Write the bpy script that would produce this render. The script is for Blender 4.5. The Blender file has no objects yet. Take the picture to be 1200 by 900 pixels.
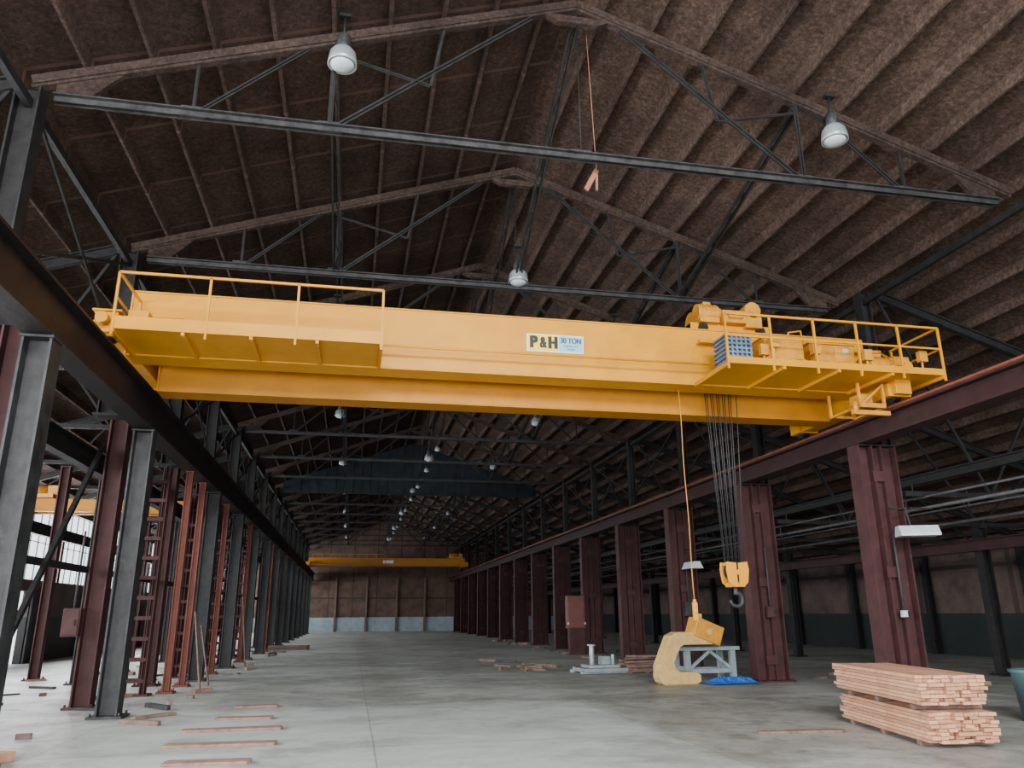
import bpy, bmesh, math, random
from mathutils import Vector, Matrix
random.seed(7)
scene = bpy.context.scene
COL = scene.collection

# ------------------------------------------------------------------ materials
def new_mat(name):
    m = bpy.data.materials.new(name); m.use_nodes = True
    nt = m.node_tree
    return m, nt, nt.nodes["Principled BSDF"]

def mat(name, c1, c2=None, scale=4.0, rough=0.6, bump=0.0, metal=0.0, bscale=None, spots=None, detail=6, spec=0.5, sthr=0.56):
    m, nt, b = new_mat(name)
    c2 = c2 or c1
    tc = nt.nodes.new("ShaderNodeTexCoord")
    n = nt.nodes.new("ShaderNodeTexNoise"); n.inputs["Scale"].default_value = scale
    n.inputs["Detail"].default_value = detail; n.inputs["Roughness"].default_value = 0.65
    nt.links.new(tc.outputs["Object"], n.inputs["Vector"])
    r = nt.nodes.new("ShaderNodeValToRGB")
    r.color_ramp.elements[0].position = 0.33; r.color_ramp.elements[1].position = 0.68
    r.color_ramp.elements[0].color = (*c1, 1); r.color_ramp.elements[1].color = (*c2, 1)
    nt.links.new(n.outputs["Fac"], r.inputs["Fac"])
    out = r.outputs["Color"]
    if spots:
        n3 = nt.nodes.new("ShaderNodeTexNoise"); n3.inputs["Scale"].default_value = scale*0.35
        n3.inputs["Detail"].default_value = 8; n3.inputs["Roughness"].default_value = 0.75
        nt.links.new(tc.outputs["Object"], n3.inputs["Vector"])
        r3 = nt.nodes.new("ShaderNodeValToRGB")
        r3.color_ramp.elements[0].position = sthr; r3.color_ramp.elements[1].position = sthr+0.1
        nt.links.new(n3.outputs["Fac"], r3.inputs["Fac"])
        mx = nt.nodes.new("ShaderNodeMixRGB"); mx.inputs[2].default_value = (*spots, 1)
        nt.links.new(r3.outputs["Color"], mx.inputs[0]); nt.links.new(out, mx.inputs[1])
        out = mx.outputs[0]
    nt.links.new(out, b.inputs["Base Color"])
    b.inputs["Roughness"].default_value = rough; b.inputs["Metallic"].default_value = metal
    b.inputs["Specular IOR Level"].default_value = spec
    if bump:
        n2 = nt.nodes.new("ShaderNodeTexNoise"); n2.inputs["Scale"].default_value = bscale or scale*3
        n2.inputs["Detail"].default_value = 5
        nt.links.new(tc.outputs["Object"], n2.inputs["Vector"])
        bp = nt.nodes.new("ShaderNodeBump"); bp.inputs["Strength"].default_value = bump
        bp.inputs["Distance"].default_value = 0.05
        nt.links.new(n2.outputs["Fac"], bp.inputs["Height"]); nt.links.new(bp.outputs["Normal"], b.inputs["Normal"])
    return m

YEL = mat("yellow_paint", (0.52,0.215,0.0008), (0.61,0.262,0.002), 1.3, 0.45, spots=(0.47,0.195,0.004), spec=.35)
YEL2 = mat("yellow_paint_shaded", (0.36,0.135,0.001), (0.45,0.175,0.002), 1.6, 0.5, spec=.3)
YELD = mat("yellow_paint_worn", (0.42,0.165,0.004), (0.58,0.26,0.025), 5, 0.5, spots=(0.25,0.13,0.04), sthr=.6)
YPALE = mat("pale_yellow_paint", (0.40,0.255,0.085), (0.54,0.37,0.14), 5, 0.6)
MAROON = mat("maroon_primer", (0.030,0.0105,0.0115), (0.060,0.020,0.0205), 3, 0.7, 0.1, spots=(0.075,0.042,0.038), spec=.3, sthr=.6)
REDO = mat("red_oxide", (0.10,0.027,0.019), (0.16,0.045,0.030), 5, 0.65, spots=(0.07,0.03,0.025), spec=.3)
DARK = mat("dark_steel", (0.0055,0.0054,0.0056), (0.016,0.0158,0.0165), 5, 0.65, 0.1, spec=.25)
CHORD = mat("dark_steel_chord", (0.009,0.009,0.0095), (0.034,0.034,0.0345), 7, 0.6, 0.1, spec=.3)
GREYCOL = mat("weathered_dark_steel", (0.009,0.0095,0.0105), (0.030,0.032,0.034), 4, 0.55, 0.1, spots=(0.085,0.088,0.088), spec=.35, sthr=.58)
DRED = mat("dark_red_girder", (0.020,0.0085,0.009), (0.038,0.015,0.015), 3, 0.65, 0.1, spec=.25)
LEFTG = mat("near_black_girder", (0.007,0.005,0.0055), (0.018,0.010,0.0105), 3, 0.6, 0.1, spec=.3)
RAIL = mat("rusty_rail", (0.16,0.042,0.022), (0.26,0.075,0.04), 6, 0.5, metal=0.1)
WOOD = mat("new_lumber", (0.42,0.205,0.115), (0.60,0.335,0.205), 6, 0.75, 0.2)
WOOD2 = mat("new_lumber_dark", (0.30,0.14,0.08), (0.46,0.24,0.145), 7, 0.75, 0.2)
OLDW = mat("old_plank", (0.09,0.056,0.044), (0.18,0.12,0.095), 8, 0.85, 0.3)
RW = mat("reddish_plank",(0.15,0.082,0.063),(0.26,0.155,0.12),7,.85,.3)
STEEL = mat("grey_steel", (0.20,0.23,0.245), (0.32,0.355,0.37), 4, 0.45, metal=0.4)
BENCH = mat("blue_grey_paint", (0.13,0.17,0.185), (0.22,0.27,0.285), 4, 0.6, 0.1)
ROPE = mat("wire_rope", (0.015,0.015,0.018), (0.04,0.04,0.042), 40, 0.5, metal=0.3)
BLUE = mat("blue_tarp", (0.008,0.07,0.45), (0.025,0.15,0.62), 3, 0.4)
RESB = mat("blue_grey_resistor", (0.07,0.12,0.18), (0.14,0.20,0.27), 6, 0.55)
WHITE = mat("white_enamel", (0.34,0.38,0.40), (0.48,0.52,0.54), 3, 0.35)
BLACK = mat("black_paint", (0.004,0.004,0.005), (0.009,0.009,0.009), 3, 0.5)
SIGNW = mat("sign_white", (0.62,0.67,0.69), (0.68,0.73,0.75), 2, 0.4)
SIGNC = mat("sign_pale_blue", (0.24,0.48,0.58), (0.28,0.52,0.62), 2, 0.4)
SIGNB = mat("sign_blue", (0.012,0.05,0.17), (0.016,0.065,0.20), 2, 0.4)
SIGNY = mat("sign_yellow", (0.78,0.57,0.02), (0.80,0.60,0.03), 2, 0.4)
TEAL = mat("teal_plastic", (0.04,0.085,0.095), (0.065,0.12,0.13), 2, 0.4)
PIPE = mat("dull_dark_pipe", (0.025,0.025,0.026), (0.05,0.05,0.051), 6, 0.65, spec=.25)
LAMPM = mat("lamp_aluminium", (0.20,0.225,0.235), (0.34,0.38,0.39), 3, 0.3, metal=0.3)
TANKR = mat("faded_red_panel", (0.085,0.024,0.022), (0.13,0.038,0.034), 3, 0.6)
RUSTB = mat("rusty_orange_wood", (0.20,0.08,0.045), (0.30,0.13,0.08), 6, 0.7)

def foam(name, ca, cb, cc, seam=0.25):
    m, nt, b = new_mat(name)
    L = nt.links.new
    g = nt.nodes.new("ShaderNodeNewGeometry")
    n = nt.nodes.new("ShaderNodeTexNoise"); n.inputs["Scale"].default_value = 13; n.inputs["Detail"].default_value = 9
    n.inputs["Roughness"].default_value = 0.85
    L(g.outputs["Position"], n.inputs["Vector"])
    r = nt.nodes.new("ShaderNodeValToRGB")
    e = r.color_ramp.elements; e[0].position = 0.36; e[0].color = (*ca,1); e[1].position = 0.68; e[1].color = (*cc,1)
    x = e.new(0.5); x.color = (*cb,1)
    L(n.outputs["Fac"], r.inputs["Fac"])
    n2 = nt.nodes.new("ShaderNodeTexNoise"); n2.inputs["Scale"].default_value = 0.6; n2.inputs["Detail"].default_value = 8
    n2.inputs["Roughness"].default_value = 0.7
    L(g.outputs["Position"], n2.inputs["Vector"])
    mr = nt.nodes.new("ShaderNodeMapRange"); mr.inputs[1].default_value=0.3; mr.inputs[2].default_value=0.7
    mr.inputs[3].default_value=0.5; mr.inputs[4].default_value=1.35
    L(n2.outputs["Fac"], mr.inputs[0])
    mul = nt.nodes.new("ShaderNodeMixRGB"); mul.blend_type='MULTIPLY'; mul.inputs[0].default_value=1
    L(r.outputs["Color"], mul.inputs[1]); L(mr.outputs[0], mul.inputs[2])
    out = mul.outputs[0]
    sep = nt.nodes.new("ShaderNodeSeparateXYZ"); L(g.outputs["Position"], sep.inputs[0])
    a = nt.nodes.new("ShaderNodeMath"); a.operation='DIVIDE'; a.inputs[1].default_value=1.567; L(sep.outputs["Y"], a.inputs[0])
    f = nt.nodes.new("ShaderNodeMath"); f.operation='FRACT'; L(a.outputs[0], f.inputs[0])
    l = nt.nodes.new("ShaderNodeMath"); l.operation='LESS_THAN'; l.inputs[1].default_value=0.045; L(f.outputs[0], l.inputs[0])
    h = nt.nodes.new("ShaderNodeMath"); h.operation='MULTIPLY'; h.inputs[1].default_value=seam; L(l.outputs[0], h.inputs[0])
    mx = nt.nodes.new("ShaderNodeMixRGB"); mx.inputs[2].default_value=(*[c*1.9 for c in cb],1)
    L(h.outputs[0], mx.inputs[0]); L(out, mx.inputs[1]); out = mx.outputs[0]
    L(out, b.inputs["Base Color"]); b.inputs["Roughness"].default_value=0.95
    b.inputs["Specular IOR Level"].default_value=0.1
    n4 = nt.nodes.new("ShaderNodeTexNoise"); n4.inputs["Scale"].default_value=8; n4.inputs["Detail"].default_value=8; n4.inputs["Roughness"].default_value=.8
    L(g.outputs["Position"], n4.inputs["Vector"])
    bp = nt.nodes.new("ShaderNodeBump"); bp.inputs["Strength"].default_value=0.9; bp.inputs["Distance"].default_value=0.11
    L(n4.outputs["Fac"], bp.inputs["Height"]); L(bp.outputs["Normal"], b.inputs["Normal"])
    return m
FOAM_R = foam("sprayed_insulation_lit_side", (0.030,0.019,0.0145),(0.078,0.050,0.039),(0.17,0.116,0.092),.15)  # lit roof slope: the stronger light is put into the colour
FOAM_L = foam("sprayed_insulation_shaded_side", (0.034,0.0215,0.0175),(0.066,0.042,0.034),(0.125,0.083,0.068),.7)  # same insulation on the shaded slope, its shade put into the colour
FOAM_P = foam("sprayed_insulation_purlin", (0.038,0.0245,0.019),(0.088,0.058,0.046),(0.19,0.13,0.105),0)
FOAM_C = foam("sprayed_insulation_chord", (0.028,0.019,0.0155),(0.058,0.040,0.033),(0.115,0.081,0.068),0)

def floor_mat():
    m, nt, b = new_mat("stained_concrete"); L = nt.links.new
    g = nt.nodes.new("ShaderNodeNewGeometry"); sep = nt.nodes.new("ShaderNodeSeparateXYZ"); L(g.outputs["Position"], sep.inputs[0])
    def noise(s, d=8, ro=0.65):
        n = nt.nodes.new("ShaderNodeTexNoise"); n.inputs["Scale"].default_value=s; n.inputs["Detail"].default_value=d
        n.inputs["Roughness"].default_value=ro; L(g.outputs["Position"], n.inputs["Vector"]); return n.outputs["Fac"]
    def ramp(f, p0, c0, p1, c1):
        r = nt.nodes.new("ShaderNodeValToRGB"); e=r.color_ramp.elements
        e[0].position=p0; e[0].color=(*c0,1); e[1].position=p1; e[1].color=(*c1,1); L(f, r.inputs["Fac"]); return r.outputs["Color"]
    def math(op, a, bb):
        n = nt.nodes.new("ShaderNodeMath"); n.operation=op
        for i,v in enumerate((a,bb)):
            if isinstance(v,(int,float)): n.inputs[i].default_value=v
            else: L(v, n.inputs[i])
        return n.outputs[0]
    def sstep(v, lo, hi):
        n = nt.nodes.new("ShaderNodeMapRange"); n.inputs[1].default_value=lo; n.inputs[2].default_value=hi
        L(v, n.inputs[0]); return n.outputs[0]
    def mix(f, a, bb, mode='MIX'):
        n = nt.nodes.new("ShaderNodeMixRGB"); n.blend_type=mode
        if isinstance(f,(int,float)): n.inputs[0].default_value=f
        else: L(f, n.inputs[0])
        for i,v in ((1,a),(2,bb)):
            if isinstance(v,tuple): n.inputs[i].default_value=(*v,1)
            else: L(v, n.inputs[i])
        return n.outputs[0]
    clean = ramp(noise(0.9,10,.7), 0.33, (0.30,0.335,0.315), 0.66, (0.45,0.485,0.46))
    dirty = ramp(noise(1.6,12,.8), 0.40, (0.10,0.102,0.088), 0.60, (0.38,0.385,0.35))
    wob = math('MULTIPLY', math('SUBTRACT', noise(0.5,9,.7), 0.5), 4.0)
    xx = sep.outputs["X"]; yy = sep.outputs["Y"]
    right = sstep(math('ADD', xx, math('MULTIPLY', wob, 0.15)), 4.2, 4.55)
    far = sstep(math('ADD', yy, wob), 14.6, 15.8)
    left = math('SUBTRACT', 1.0, sstep(math('ADD', xx, wob), -3.9, -2.4))
    d = math('MAXIMUM', math('MULTIPLY', right, 0.8), math('MAXIMUM', math('MULTIPLY', far, 0.72), math('MULTIPLY', left, 0.85)))
    c = mix(d, clean, dirty)
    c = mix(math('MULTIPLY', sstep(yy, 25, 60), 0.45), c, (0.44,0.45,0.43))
    st = ramp(noise(0.35, 10, 0.75), 0.5, (0,0,0), 0.60, (1,1,1))
    c = mix(math('MULTIPLY', st, 0.5), c, (0.16,0.15,0.125))
    st2 = ramp(noise(0.8, 12, 0.8), 0.52, (0,0,0), 0.57, (1,1,1))
    c = mix(math('MULTIPLY', st2, math('MULTIPLY', d, 0.65)), c, (0.11,0.10,0.085))
    st3 = ramp(noise(2.5, 10, 0.8), 0.56, (0,0,0), 0.64, (1,1,1))
    c = mix(math('MULTIPLY', st3, 0.42), c, (0.20,0.19,0.165))
    st4 = ramp(noise(0.22, 12, 0.7), 0.42, (1,1,1), 0.5, (0,0,0))
    c = mix(math('MULTIPLY', st4, 0.32), c, (0.54,0.56,0.53))
    sp = ramp(noise(14, 4, 0.8), 0.60, (0,0,0), 0.66, (1,1,1))
    c = mix(math('MULTIPLY', sp, math('MULTIPLY', d, 0.75)), c, (0.42,0.35,0.30))
    for (src, per, off, w) in ((xx, 4.0, 0.35, 0.003), (yy, 4.7, 1.4, 0.0035)):
        fr = math('FRACT', math('DIVIDE', math('SUBTRACT', src, off), per), 0)
        c = mix(math('MULTIPLY', math('LESS_THAN', fr, w*1.8), 0.5), c, (0.11,0.10,0.09))
    L(c, b.inputs["Base Color"])
    L(ramp(noise(1.1), 0.3, (0.38,)*3, 0.7, (0.65,)*3), b.inputs["Roughness"])
    bp = nt.nodes.new("ShaderNodeBump"); bp.inputs["Strength"].default_value=0.15; bp.inputs["Distance"].default_value=0.02
    L(noise(8), bp.inputs["Height"]); L(bp.outputs["Normal"], b.inputs["Normal"])
    return m
FLOORM = floor_mat()

def wall_mat(name, up, low, zsplit, panel=2.35, axis="X", zpanel=3.1):
    m, nt, b = new_mat(name); L = nt.links.new
    g = nt.nodes.new("ShaderNodeNewGeometry"); sep = nt.nodes.new("ShaderNodeSeparateXYZ"); L(g.outputs["Position"], sep.inputs[0])
    n = nt.nodes.new("ShaderNodeTexNoise"); n.inputs["Scale"].default_value=1.1; n.inputs["Detail"].default_value=9
    n.inputs["Roughness"].default_value=.7
    L(g.outputs["Position"], n.inputs["Vector"])
    def ramp(c0,c1):
        r = nt.nodes.new("ShaderNodeValToRGB"); e=r.color_ramp.elements
        e[0].position=.36; e[0].color=(*c0,1); e[1].position=.66; e[1].color=(*c1,1); L(n.outputs["Fac"], r.inputs["Fac"]); return r.outputs["Color"]
    u = ramp(tuple(c*0.55 for c in up), tuple(c*1.25 for c in up)); lo = ramp(tuple(c*0.8 for c in low), tuple(c*1.15 for c in low))
    out = u
    for ax,per in ((axis,panel),("Z",zpanel)):
        a = nt.nodes.new("ShaderNodeMath"); a.operation='DIVIDE'; a.inputs[1].default_value=per; L(sep.outputs[ax], a.inputs[0])
        f = nt.nodes.new("ShaderNodeMath"); f.operation='FRACT'; L(a.outputs[0], f.inputs[0])
        l = nt.nodes.new("ShaderNodeMath"); l.operation='LESS_THAN'; l.inputs[1].default_value=0.05; L(f.outputs[0], l.inputs[0])
        m2 = nt.nodes.new("ShaderNodeMixRGB"); m2.inputs[2].default_value=(*[c*0.45 for c in up],1)
        L(l.outputs[0], m2.inputs[0]); L(out, m2.inputs[1]); out = m2.outputs[0]
    s = nt.nodes.new("ShaderNodeMath"); s.operation='GREATER_THAN'; s.inputs[1].default_value=zsplit; L(sep.outputs["Z"], s.inputs[0])
    mx = nt.nodes.new("ShaderNodeMixRGB"); L(s.outputs[0], mx.inputs[0]); L(lo, mx.inputs[1]); L(out, mx.inputs[2])
    L(mx.outputs[0], b.inputs["Base Color"]); b.inputs["Roughness"].default_value=0.85
    return m
WALLFAR = wall_mat("brown_panel_wall", (0.098,0.060,0.044), (0.26,0.32,0.355), 1.35)
WALLR = wall_mat("side_wall_brown", (0.085,0.057,0.049), (0.010,0.016,0.016), 1.5, 4.7, "Y")
WALLL = wall_mat("side_wall_dark", (0.06,0.040,0.034), (0.022,0.022,0.022), 1.6, 2.35, "Y")
GABLE = mat("dark_blue_sheeting", (0.007,0.0105,0.0135), (0.018,0.025,0.030), 2, 0.75, spec=.2)

# ------------------------------------------------------------------ mesh helper
class MB:
    def __init__(s): s.bm = bmesh.new()
    def _hex(s, P):
        v = [s.bm.verts.new(p) for p in P]
        for f in ((0,3,2,1),(4,5,6,7),(0,1,5,4),(1,2,6,5),(2,3,7,6),(3,0,4,7)):
            s.bm.faces.new([v[i] for i in f])
    def box(s, c, d, rz=0.0):
        c = Vector(c); R = Matrix.Rotation(rz,3,'Z'); hx,hy,hz=[k/2 for k in d]
        s._hex([c+R@Vector(p) for p in ((-hx,-hy,-hz),(hx,-hy,-hz),(hx,hy,-hz),(-hx,hy,-hz),(-hx,-hy,hz),(hx,-hy,hz),(hx,hy,hz),(-hx,hy,hz))])
        return s
    @staticmethod
    def frame(p1,p2,up=None):
        d = (p2-p1).normalized(); up = Vector(up) if up else Vector((0,0,1))
        if abs(d.dot(up))>0.99: up = Vector((1,0,0))
        side = d.cross(up).normalized(); u = side.cross(d).normalized()
        return side,u
    def bar(s, p1, p2, w, h, ox=0, oy=0, up=None):
        p1=Vector(p1); p2=Vector(p2); a,u = s.frame(p1,p2,up)
        p1=p1+a*ox+u*oy; p2=p2+a*ox+u*oy; w/=2; h/=2
        s._hex([p1-a*w-u*h,p1+a*w-u*h,p1+a*w+u*h,p1-a*w+u*h,p2-a*w-u*h,p2+a*w-u*h,p2+a*w+u*h,p2-a*w+u*h]); return s
    def hsec(s, p1, p2, depth, width, tf=0.03, tw=0.02, up=None):
        s.bar(p1,p2,width,tf,0,depth/2-tf/2,up); s.bar(p1,p2,width,tf,0,-depth/2+tf/2,up); s.bar(p1,p2,tw,depth-2*tf,0,0,up); return s
    def cyl(s, p1, p2, r, r2=None, seg=16):
        p1=Vector(p1); p2=Vector(p2); r2 = r if r2 is None else r2; a,u = s.frame(p1,p2)
        A=[];B=[]
        for i in range(seg):
            t=2*math.pi*i/seg; d=a*math.cos(t)+u*math.sin(t)
            A.append(s.bm.verts.new(p1+d*r)); B.append(s.bm.verts.new(p2+d*r2))
        for i in range(seg):
            j=(i+1)%seg; f=s.bm.faces.new((A[i],A[j],B[j],B[i])); f.smooth=True
        s.bm.faces.new(A[::-1]); s.bm.faces.new(B); return s
    def lathe(s, c, prof, seg=20):
        c=Vector(c); rings=[]
        for r,z in prof:
            rings.append([s.bm.verts.new(c+Vector((r*math.cos(2*math.pi*i/seg), r*math.sin(2*math.pi*i/seg), z))) for i in range(seg)])
        for k in range(len(rings)-1):
            for i in range(seg):
                j=(i+1)%seg; f=s.bm.faces.new((rings[k][i],rings[k][j],rings[k+1][j],rings[k+1][i])); f.smooth=True
        s.bm.faces.new(rings[0][::-1]); s.bm.faces.new(rings[-1]); return s
    def prism(s, pts, axis, lo, hi):
        def P(p,k):
            if axis=='Y': return (p[0],k,p[1])
            if axis=='X': return (k,p[0],p[1])
            return (p[0],p[1],k)
        A=[s.bm.verts.new(P(p,lo)) for p in pts]; B=[s.bm.verts.new(P(p,hi)) for p in pts]; n=len(pts)
        for i in range(n):
            j=(i+1)%n; s.bm.faces.new((A[i],A[j],B[j],B[i]))
        s.bm.faces.new(A[::-1]); s.bm.faces.new(B); return s
    def tube(s, pts, r, seg=8):
        pts=[Vector(p) for p in pts]; rings=[]
        for k,p in enumerate(pts):
            d = (pts[min(k+1,len(pts)-1)]-pts[max(k-1,0)])
            a,u = s.frame(p,p+d, (0,1,0))
            rr = r[k] if isinstance(r,(list,tuple)) else r
            rings.append([s.bm.verts.new(p+(a*math.cos(2*math.pi*i/seg)+u*math.sin(2*math.pi*i/seg))*rr) for i in range(seg)])
        for k in range(len(rings)-1):
            for i in range(seg):
                j=(i+1)%seg; f=s.bm.faces.new((rings[k][i],rings[k][j],rings[k+1][j],rings[k+1][i])); f.smooth=True
        s.bm.faces.new(rings[0][::-1]); s.bm.faces.new(rings[-1]); return s
    def obj(s, name, m, bevel=0.0):
        bmesh.ops.recalc_face_normals(s.bm, faces=s.bm.faces)
        me = bpy.data.meshes.new(name); s.bm.to_mesh(me); s.bm.free()
        o = bpy.data.objects.new(name, me); COL.objects.link(o)
        for mm in (m if isinstance(m,(list,tuple)) else [m]): me.materials.append(mm)
        if bevel:
            md=o.modifiers.new("bevel",'BEVEL'); md.width=bevel; md.segments=2; md.limit_method='ANGLE'
        return o

def tag(o, label, cat, group=None, kind=None):
    o["label"]=label; o["category"]=cat
    if group: o["group"]=group
    if kind: o["kind"]=kind
    return o
def empty(name, loc, rz=0.0):
    e = bpy.data.objects.new(name, None); e.location=loc; e.rotation_euler=(0,0,rz); e.empty_display_size=0.3
    COL.objects.link(e); return e
def child(o, parent, label=None):
    o.parent = parent
    if label: o["label"]=label
    return o
def dup(o, parent=None):
    c = o.copy(); COL.objects.link(c)
    if parent: c.parent = parent
    for k in [k for k in bpy.data.objects if k.parent is o]:
        dup(k, c)
    return c
def repeat(o, loc, rz=None):
    c = dup(o); c.location = loc
    if rz is not None: c.rotation_euler=(0,0,rz)
    return c
def structure(o, label=None):
    o["kind"]="structure"
    if label: o["label"]=label; o["category"]="building"
    return o

# ------------------------------------------------------------------ dimensions
CX=2.93; XL=-3.85; XR=9.7; WLX=-11.5; WRX=22.5; Y0=-8.0; Y1=81.0; SL=0.34
def zr(x): return 10.93-SL*abs(x-CX)
ZC=7.9
TY=[9.3+4.7*k for k in range(15)]
RY=[8.45+4.78*k for k in range(15)]
RTOP=4.74

# ------------------------------------------------------------------ shell
structure(MB().box(((WLX+WRX)/2,(Y0+Y1)/2,-0.15),(WRX-WLX+0.6,Y1-Y0+0.6,0.3)).obj("floor",FLOORM),"stained grey concrete slab floor of the hall")
b=MB(); t=0.2
b.prism([(WLX-.3,zr(WLX-.3)),(CX,zr(CX)),(CX,zr(CX)+t),(WLX-.3,zr(WLX-.3)+t)],'Y',Y0,Y1+.3)
b.prism([(CX,zr(CX)),(WRX+.3,zr(WRX+.3)),(WRX+.3,zr(WRX+.3)+t),(CX,zr(CX)+t)],'Y',Y0,Y1+.3)
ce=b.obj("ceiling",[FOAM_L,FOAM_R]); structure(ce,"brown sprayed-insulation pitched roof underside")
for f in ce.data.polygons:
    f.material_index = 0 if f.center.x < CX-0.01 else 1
w=MB().prism([(WLX,0),(WRX,0),(WRX,zr(WRX)-.01),(CX,zr(CX)-.01),(WLX,zr(WLX)-.01)],'Y',Y1,Y1+.25).obj("wall_far",WALLFAR); structure(w,"brown panelled end wall with pale lower band")
w=MB().box((WRX+.12,(Y0+Y1)/2,zr(WRX)/2-.03),(.25,Y1-Y0,zr(WRX)-.08)).obj("wall_right",WALLR); structure(w,"brown side wall with dark lower band")
ztop=zr(WLX)-.05; wz0,wz1=2.9,5.65
b=MB()
dy0,dy1=29.9,31.9
b.box((WLX-.12,(Y0+dy0)/2,wz0/2),(.25,dy0-Y0,wz0)); b.box((WLX-.12,(dy1+Y1)/2,wz0/2),(.25,Y1-dy1,wz0))
b.box((WLX-.12,(dy0+dy1)/2,(wz0+2.5)/2),(.25,dy1-dy0,wz0-2.5))
b.box((WLX-.12,(Y0+Y1)/2,(wz1+ztop)/2),(.25,Y1-Y0,ztop-wz1))
y=Y0; wins=[]
while y<Y1-1:
    b.box((WLX-.12,y+.12,(wz0+wz1)/2),(.25,.24,wz1-wz0)); wins.append((y+.24,min(y+4.7,Y1))); y+=4.7
structure(b.obj("wall_left",WALLL),"dark side wall with a clerestory window band")
for i,(a,c) in enumerate(wins):
    m=MB(); x=WLX-.1
    for k in range(7):
        yy=a+(c-a)*k/6; m.box((x,yy,(wz0+wz1)/2),(.04,.03,wz1-wz0))
    for k in range(5):
        zz=wz0+(wz1-wz0)*k/4; m.box((x,(a+c)/2,zz),(.035,c-a,.03))
    structure(m.obj("window_%d"%(i+1),DARK),"steel sash clerestory window with small panes")
m=MB(); m.box((WLX+.08,dy1+.85,1.25),(.06,1.7,2.5)); m.box((WLX+.12,dy1+.85,1.9),(.04,1.5,.08)); m.box((WLX+.12,dy1+.85,.6),(.04,1.5,.08))
structure(m.obj("door_1",GREYCOL),"grey sliding door pushed open")
gy=TY[7]-.25
g=MB(); n=30
for i in range(n):
    xa=XL+(XR-XL)*i/n; xb=XL+(XR-XL)*(i+.9)/n; off=.03 if i%2 else 0
    g.prism([(xa,ZC-.1),(xb+.03,ZC-.1),(xb+.03,zr(xb)-.25),(xa,zr(xa)-.25)],'Y',gy-.02-off,gy+.02-off)
structure(g.obj("wall_gable",GABLE),"dark blue corrugated gable sheet hanging under the roof")

# ------------------------------------------------------------------ purlins
def purlin(x):
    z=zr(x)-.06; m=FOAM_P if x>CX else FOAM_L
    b=MB(); pr=[(-.045,.08),(-.038,-.10),(-.022,-.13),(.022,-.13),(.038,-.10),(.045,.08)]
    b.prism([(x+p[0],z+p[1]) for p in pr],'Y',Y0,Y1)
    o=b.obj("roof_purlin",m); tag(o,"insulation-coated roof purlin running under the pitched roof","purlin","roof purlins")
d=.45
while d<19.4:
    purlin(CX+d)
    if d<14.2: purlin(CX-d)
    d+=.78

# ------------------------------------------------------------------ roof trusses
def make_truss():
    e=empty("roof_truss",(CX,TY[0],ZC)); zt=lambda d: 2.68-.34*abs(d)
    H=6.95
    for s in (-1,1):
        b=MB(); E=H+.28
        b.bar((0,0,zt(0)),(s*E,0,zt(E)),.15,.12); b.bar((0,0,zt(0)-.08),(s*E,0,zt(E)-.08),.10,.05)
        b.prism([(s*H,.02),(s*(H-.35),.02),(s*(H-.9),zt(H-.9)),(s*H,zt(H))],'Y',-.03,.03)
        child(b.obj("top_chord",FOAM_C),e)
    b=MB()
    for o in (-.045,.045):
        b.bar((-H,o,0),(H,o,0),.018,.085); b.bar((-H,o*1.8,.038),(H,o*1.8,.038),.06,.018)
    for x in (-5.3,-3.55,0,3.55,5.3): b.box((x,0,.05),(.32,.03,.16))
    child(b.obj("bottom_chord",CHORD),e)
    b=MB(); b.prism([(-.55,zt(.55)-.05),(.55,zt(.55)-.05),(.32,zt(0)-.36),(-.32,zt(0)-.36)],'Y',-.05,.05)
    child(b.obj("ridge_gusset",FOAM_C),e)
    child(MB().cyl((0,0,0),(0,0,zt(0)-.34),.010,seg=6).obj("king_rod",DARK),e)
    def web(a,c,w=.09):
        b=MB(); b.bar(a,c,.02,w,up=(0,1,0)); b.bar(a,c,w*.8,.02,up=(0,1,0))
        child(b.obj("web_strut",DARK),e)
    for s in (-1,1):
        web((s*3.55,0,0),(s*3.55,0,zt(3.55)),.085)
        web((s*5.3,0,0),(s*5.3,0,zt(5.3)),.055)
        web((s*5.3,0,0),(s*3.75,0,zt(3.75)),.08)
        web((s*3.55,0,0),(s*.7,0,zt(.7)-.1),.095)
        web((s*2.2,0,.9),(s*3.5,0,zt(3.55)-.25),.055)
        web((s*2.2,0,.9),(s*2.0,0,zt(2.0)),.055)
    tag(e,"riveted steel roof truss with foam-coated top chords","roof truss","roof trusses across the hall")
    return e
tr=make_truss()
for y in TY[1:]: repeat(tr,(CX,y,ZC))

def sway(d):
    e=MB(); z0=2.68-.34*abs(d)-.15
    for o in (-.05,.05): e.bar((0,0,z0),(0,4.7,.05),.028,.08,ox=o)
    n=9
    for i in range(n):
        t0=i/n; t1=(i+1)/n; s=1 if i%2 else -1
        e.bar((-.05*s,4.7*t0,z0+(.05-z0)*t0),(.05*s,4.7*t1,z0+(.05-z0)*t1),.018,.018)
    o=e.obj("sway_brace",DARK); o.location=(CX+d,TY[0],ZC)
    tag(o,"dark steel laced brace running from truss ridge to the next truss","brace","sway braces between the trusses"); return o
for d in (-3.55,0,3.55):
    o=sway(d)
    for k,y in enumerate(TY[1:-1]):
        if k+1!=6: repeat(o,(CX+d,y,ZC))
e=empty("hanging_timber",(3.15,9.55,7.55),.3)
b=MB(); b.bar((-.10,0,-.02),(.10,0,.36),.03,.07); b.bar((.10,0,.36),(.09,0,.02),.02,.03); child(b.obj("timber_piece",RUSTB),e)
child(MB().cyl((.10,0,.35),(.0,0,3.2),.005,seg=6).obj("cord",RUSTB),e)
tag(e,"small rusty orange timber piece dangling on a cord","timber")

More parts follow.
